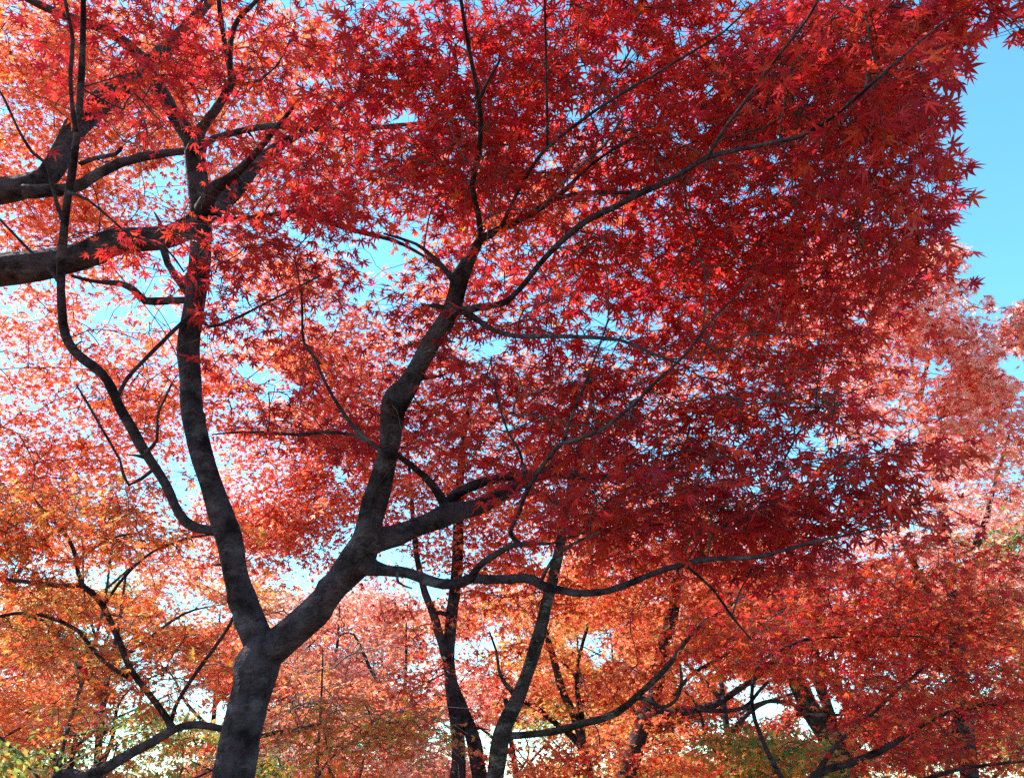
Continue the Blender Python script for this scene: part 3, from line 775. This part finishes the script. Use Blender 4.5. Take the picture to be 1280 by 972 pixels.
def right_trees():
    # young maple: branches rising to the right along the lower edge
    t = Tree("maple_tree", "young deep red maple with thin branches rising to the right along the bottom edge", {'crimson': 1.6, 'scarlet': 2.6, 'rust': 1.6, 'orange': .4}, 61)
    tr = t.trunk([(985, 1080, 18), (1000, 1010, 14), (1020, 968, 11), (1050, 957, 9), (1081, 946, 8), (1115, 930, 7), (1145, 910, 6), (1186, 890, 5), (1237, 881, 4), (1300, 872, 3)], [4.6, 4.4], lean=(-.1, 0), sides=10)
    t.traced([(1018, 972, 7), (1040, 937, 5.5), (1062, 913, 5), (1088, 893, 4.5), (1110, 872, 4), (1128, 856, 3.5), (1160, 830, 3)], [4.55, 4.2])
    t.traced([(1000, 1010, 8), (960, 940, 6), (940, 880, 5), (950, 830, 4.5), (985, 808, 4), (1010, 798, 4), (1055, 795, 3.5), (1100, 794, 3), (1150, 795, 2.5)], [4.6, 4.2])
    t.traced([(1120, 990, 6), (1160, 972, 5), (1215, 958, 4), (1290, 950, 3)], [4.5, 4.2])
    t.foliage([(1160, 865, 185, 110, 4.4, .6, 170), (960, 780, 120, 60, 4.3, .4, 55), (1140, 730, 150, 70, 4.4, .5, 110)], leaf=.04, kind='mid', K=5, L=4, length=.2, tip_r=.0016)
    t.finish()
    # tall sunlit maple at the right edge
    t = Tree("maple_tree", "tall maple of leaves coloured a sunlit pale pink standing against the blue sky at the right", {'pink': 3, 'salmon': 1.5, 'scarlet': .6}, 67)
    t.leaf = LEAF_WAXY
    t.trunk([(1230, 1150, 26), (1215, 1000, 23), (1200, 850, 20), (1190, 720, 15), (1170, 600, 10), (1150, 500, 6), (1130, 400, 3)], [7.0, 6.8], sides=12)
    t.traced([(1192, 740, 10), (1225, 670, 8), (1245, 600, 4), (1262, 540, 2)], [6.8, 6.5])
    t.traced([(1196, 800, 12), (1140, 700, 8), (1090, 590, 5), (1060, 500, 3)], [6.8, 6.4])
    t.traced([(1150, 500, 5), (1165, 430, 4), (1185, 370, 3), (1195, 330, 2)], [6.7, 6.4])
    t.foliage([(1090, 400, 100, 105, 6.1, .6, 135), (1165, 362, 66, 70, 6.0, .4, 75), (1140, 500, 130, 95, 6.1, .7, 150), (1225, 570, 95, 110, 6.1, .6, 150), (1205, 450, 45, 55, 6, .4, 45), (1282, 405, 26, 36, 6, .4, 60), (1225, 480, 45, 40, 6.1, .4, 40), (1200, 690, 130, 80, 6.4, .6, 130), (1175, 322, 42, 18, 6.0, .3, 34), (1050, 330, 80, 70, 6.3, .5, 60)],
              leaf=.05, kind='mid', K=5, L=4, length=.2, tip_r=.002, sides=3, twiglets=False, tilt=.6, clump=.12)
    t.finish()


right_trees()


# ------------------------------------------------------------------ woodland behind
def wood_tree(label, x, y, h, r, palette, seed, n, bark=BARK, bare=False, name="maple_tree", leaf=.046, kind='far', group="trees of the woodland behind", twig=TWIG, low=.22, dens=3):
    t = Tree(name, label, palette, seed, bark=bark, twig=twig, group=group)
    g = t.rng
    t.foot = np.array([x, y, 0])
    lean = g.normal(0, .08, 2)
    zs = np.linspace(0, h * .8, 7)
    tr = np.stack([x + lean[0] * zs + .06 * np.sin(zs * 1.7 + seed), y + lean[1] * zs + .06 * np.cos(zs * 1.4 + seed), zs - .12], -1)
    r0 = .03 if bare else .009 * h + .02
    t.wood(tr, np.linspace(r0 * 1.2, r0 * .2, 7), 'trunk', sides=9, step=.15)
    for k in range(6):
        f = .22 + .1 * k
        i = f * 6
        p0 = tr[int(i)] + (tr[int(i) + 1] - tr[int(i)]) * (i % 1)
        an = k * 2.4 + seed
        L_ = r * g.uniform(.55, .95)
        dv = np.array([math.cos(an), math.sin(an), g.uniform(.5, 1.1)])
        pts = np.array([p0, p0 + dv * L_ * .3 + g.normal(0, .06, 3), p0 + dv * L_ * .65 * np.array([1, 1, .9]) + g.normal(0, .1, 3), p0 + dv * L_ * np.array([1, 1, .8])])
        t.wood(pts, np.array([r0 * .55, r0 * .4, r0 * .25, r0 * .1]), 'limb', sides=6, step=.15)
    blobs = []
    m = 9
    for k in range(m):
        an = g.uniform(0, 6.3)
        q = g.uniform(.2, .8) * r
        zc = h * g.uniform(low, .95)
        s = r * g.uniform(.35, .6)
        blobs.append((x + q * math.cos(an), y + q * math.sin(an), s, s, zc, s * .45, max(3, int(n * (1 if bare else dens)) // m)))
    if bare:
        t.foliage(blobs, leaf=.02, kind=kind, K=3, L=1, length=.5, tip_r=.004, sides=3, twiglets=True, world=True, gaps=False)
    else:
        t.foliage(blobs, leaf=leaf, kind=kind, K=6, L=5, length=.34, tip_r=.003, sides=3, twiglets=False, world=True)
    t.finish()


WOODS = [
    ("far salmon maple showing between the main fork and the left edge", -5.2, 11.5, 5.5, 2.0, {'salmon': 2, 'orange': 2}, 101, 110),
    ("far golden orange maple low behind the slender stem at left", -7.4, 10.5, 4.6, 2.0, {'gold': 2, 'orange': 2}, 102, 100),
    ("far pale orange maple seen through the fork of the big trunk", -3.0, 12.5, 5.2, 2.0, {'salmon': 3, 'gold': 1}, 103, 110),
    ("far pink maple between the forked trunk and the twin stemmed maple", -1.6, 10.8, 4.6, 1.6, {'pink': 3, 'salmon': 1}, 104, 90),
    ("far yellow maple behind the sunlit leaning trunk", 1.2, 13.5, 5.0, 1.9, {'gold': 3, 'orange': 1, 'olive': .5}, 105, 100),
    ("far orange maple behind the thin left leaning maple", 2.9, 12.0, 5.6, 2.0, {'orange': 2, 'salmon': 2}, 106, 120),
    ("far scarlet maple right of the lichened forked trunk", 5.0, 11.0, 6.0, 2.1, {'scarlet': 2, 'rust': 2}, 107, 120),
    ("far rust brown maple low at the right edge", 7.6, 11.0, 6.5, 2.3, {'rust': 2, 'pink': 2, 'olive': .5}, 108, 130),
    ("second row pale yellow maple far behind the slender stem", -6.0, 17.0, 6.5, 2.6, {'gold': 2, 'salmon': 2}, 141, 130),
    ("second row pale pink maple far behind the main fork", -2.6, 18.0, 6.2, 2.6, {'pink': 3, 'salmon': 1}, 142, 130),
    ("second row orange maple far behind the twin stemmed maple", 0.2, 19.0, 6.8, 2.7, {'orange': 2, 'salmon': 2}, 143, 130),
    ("second row rust maple far behind the curved low branch", 3.6, 18.5, 6.6, 2.7, {'rust': 2, 'salmon': 2}, 144, 130),
    ("second row scarlet maple far behind the lichened trunk", 7.4, 17.5, 7.0, 2.8, {'scarlet': 2, 'salmon': 2}, 145, 130),
    ("second row green and gold tree far off at the left", -10.5, 18.0, 6.5, 2.6, {'green': 2, 'gold': 2}, 146, 130),
    ("second row brown tree far off at the right", 11.5, 18.0, 8.0, 3.0, {'rust': 2, 'olive': 2}, 147, 140),
    ("second row peach maple far off behind the leaning thin trunk", 1.9, 15.8, 5.4, 2.4, {'salmon': 2, 'gold': 1.5}, 148, 130),
    ("second row coral maple far off between the two right hand trunks", 5.6, 15.9, 5.6, 2.4, {'salmon': 2, 'scarlet': 1}, 149, 130),
    ("second row amber maple far off beyond the lower left stem", -8.4, 16.2, 5.6, 2.4, {'orange': 2, 'gold': 2}, 150, 130),
    ("second row apricot maple far off just left of the forked trunk", -4.3, 15.9, 5.2, 2.3, {'salmon': 2, 'orange': 2}, 151, 130),
    ("tall distant orange maple above the left woodland", -9.5, 14.0, 8.0, 2.6, {'orange': 2, 'salmon': 2}, 109, 130),
]
for (lb, x, y, h, r, pal, sd_, n) in WOODS:
    wood_tree(lb, x, y, h, r, pal, sd_, n, low=.12 if y > 15.5 else .2, leaf=.08 if y > 15.5 else .052, dens=6 if y > 15.5 else 4)
wood_tree("bare pale tree with fine leafless twigs behind the left stems", -4.6, 9.0, 6.4, 1.9, {'salmon': 1}, 121, 60, bark=BARK_PALE, bare=True, name="bare_tree", twig=TWIG_PALE, group=None)
wood_tree("bare pale tree with a mist of twigs low between the trunks", -1.35, 7.3, 3.5, 1.2, {'salmon': 1}, 122, 110, bark=BARK_PALE, bare=True, name="bare_tree", twig=TWIG_PALE, group=None)
SHRUBS = [
    ("bright green evergreen shrub at the lower left corner", -4.0, 6.0, 2.6, 1.05, {'green': 3, 'gold': .4}, 131, 'oval', .06),
    ("yellow green shrub at the bottom between the upright and the lichened trunks", 1.95, 6.3, 2.15, .75, {'green': 2, 'olive': 1, 'gold': .8}, 132, 'far', .045),
    ("olive and green shrub just left of the foot of the forked trunk", -2.7, 6.8, 2.3, .9, {'green': 1.5, 'olive': 1.5}, 134, 'far', .045),
    ("low salmon shrub just right of the foot of the forked trunk", -1.6, 8.8, 2.6, 1.3, {'salmon': 2, 'olive': 1}, 135, 'far', .045),
    ("golden green shrub beneath the sunlit leaning trunk", .6, 9.2, 2.5, 1.2, {'gold': 2, 'green': 1.5}, 136, 'far', .045),
    ("rusty low shrub under the lichened forked trunk", 4.4, 9.0, 2.7, 1.4, {'rust': 2, 'olive': 1}, 137, 'far', .045),
    ("brown green shrub at the lower right corner", 6.6, 8.6, 2.6, 1.4, {'rust': 1.5, 'green': 1}, 138, 'far', .045),
]
for (lb, x, y, h, r, pal, sd_, kd, lf) in SHRUBS:
    wood_tree(lb, x, y, h, r, pal, sd_, 100, name="shrub", kind=kd, leaf=lf, group="shrubs of the undergrowth", low=.1, dens=2)
wood_tree("dark green tree peeping out at the right edge", 6.6, 9.2, 4.8, 1.2, {'green': 3}, 133, 70, name="evergreen_tree", kind='oval', leaf=.07, group=None)
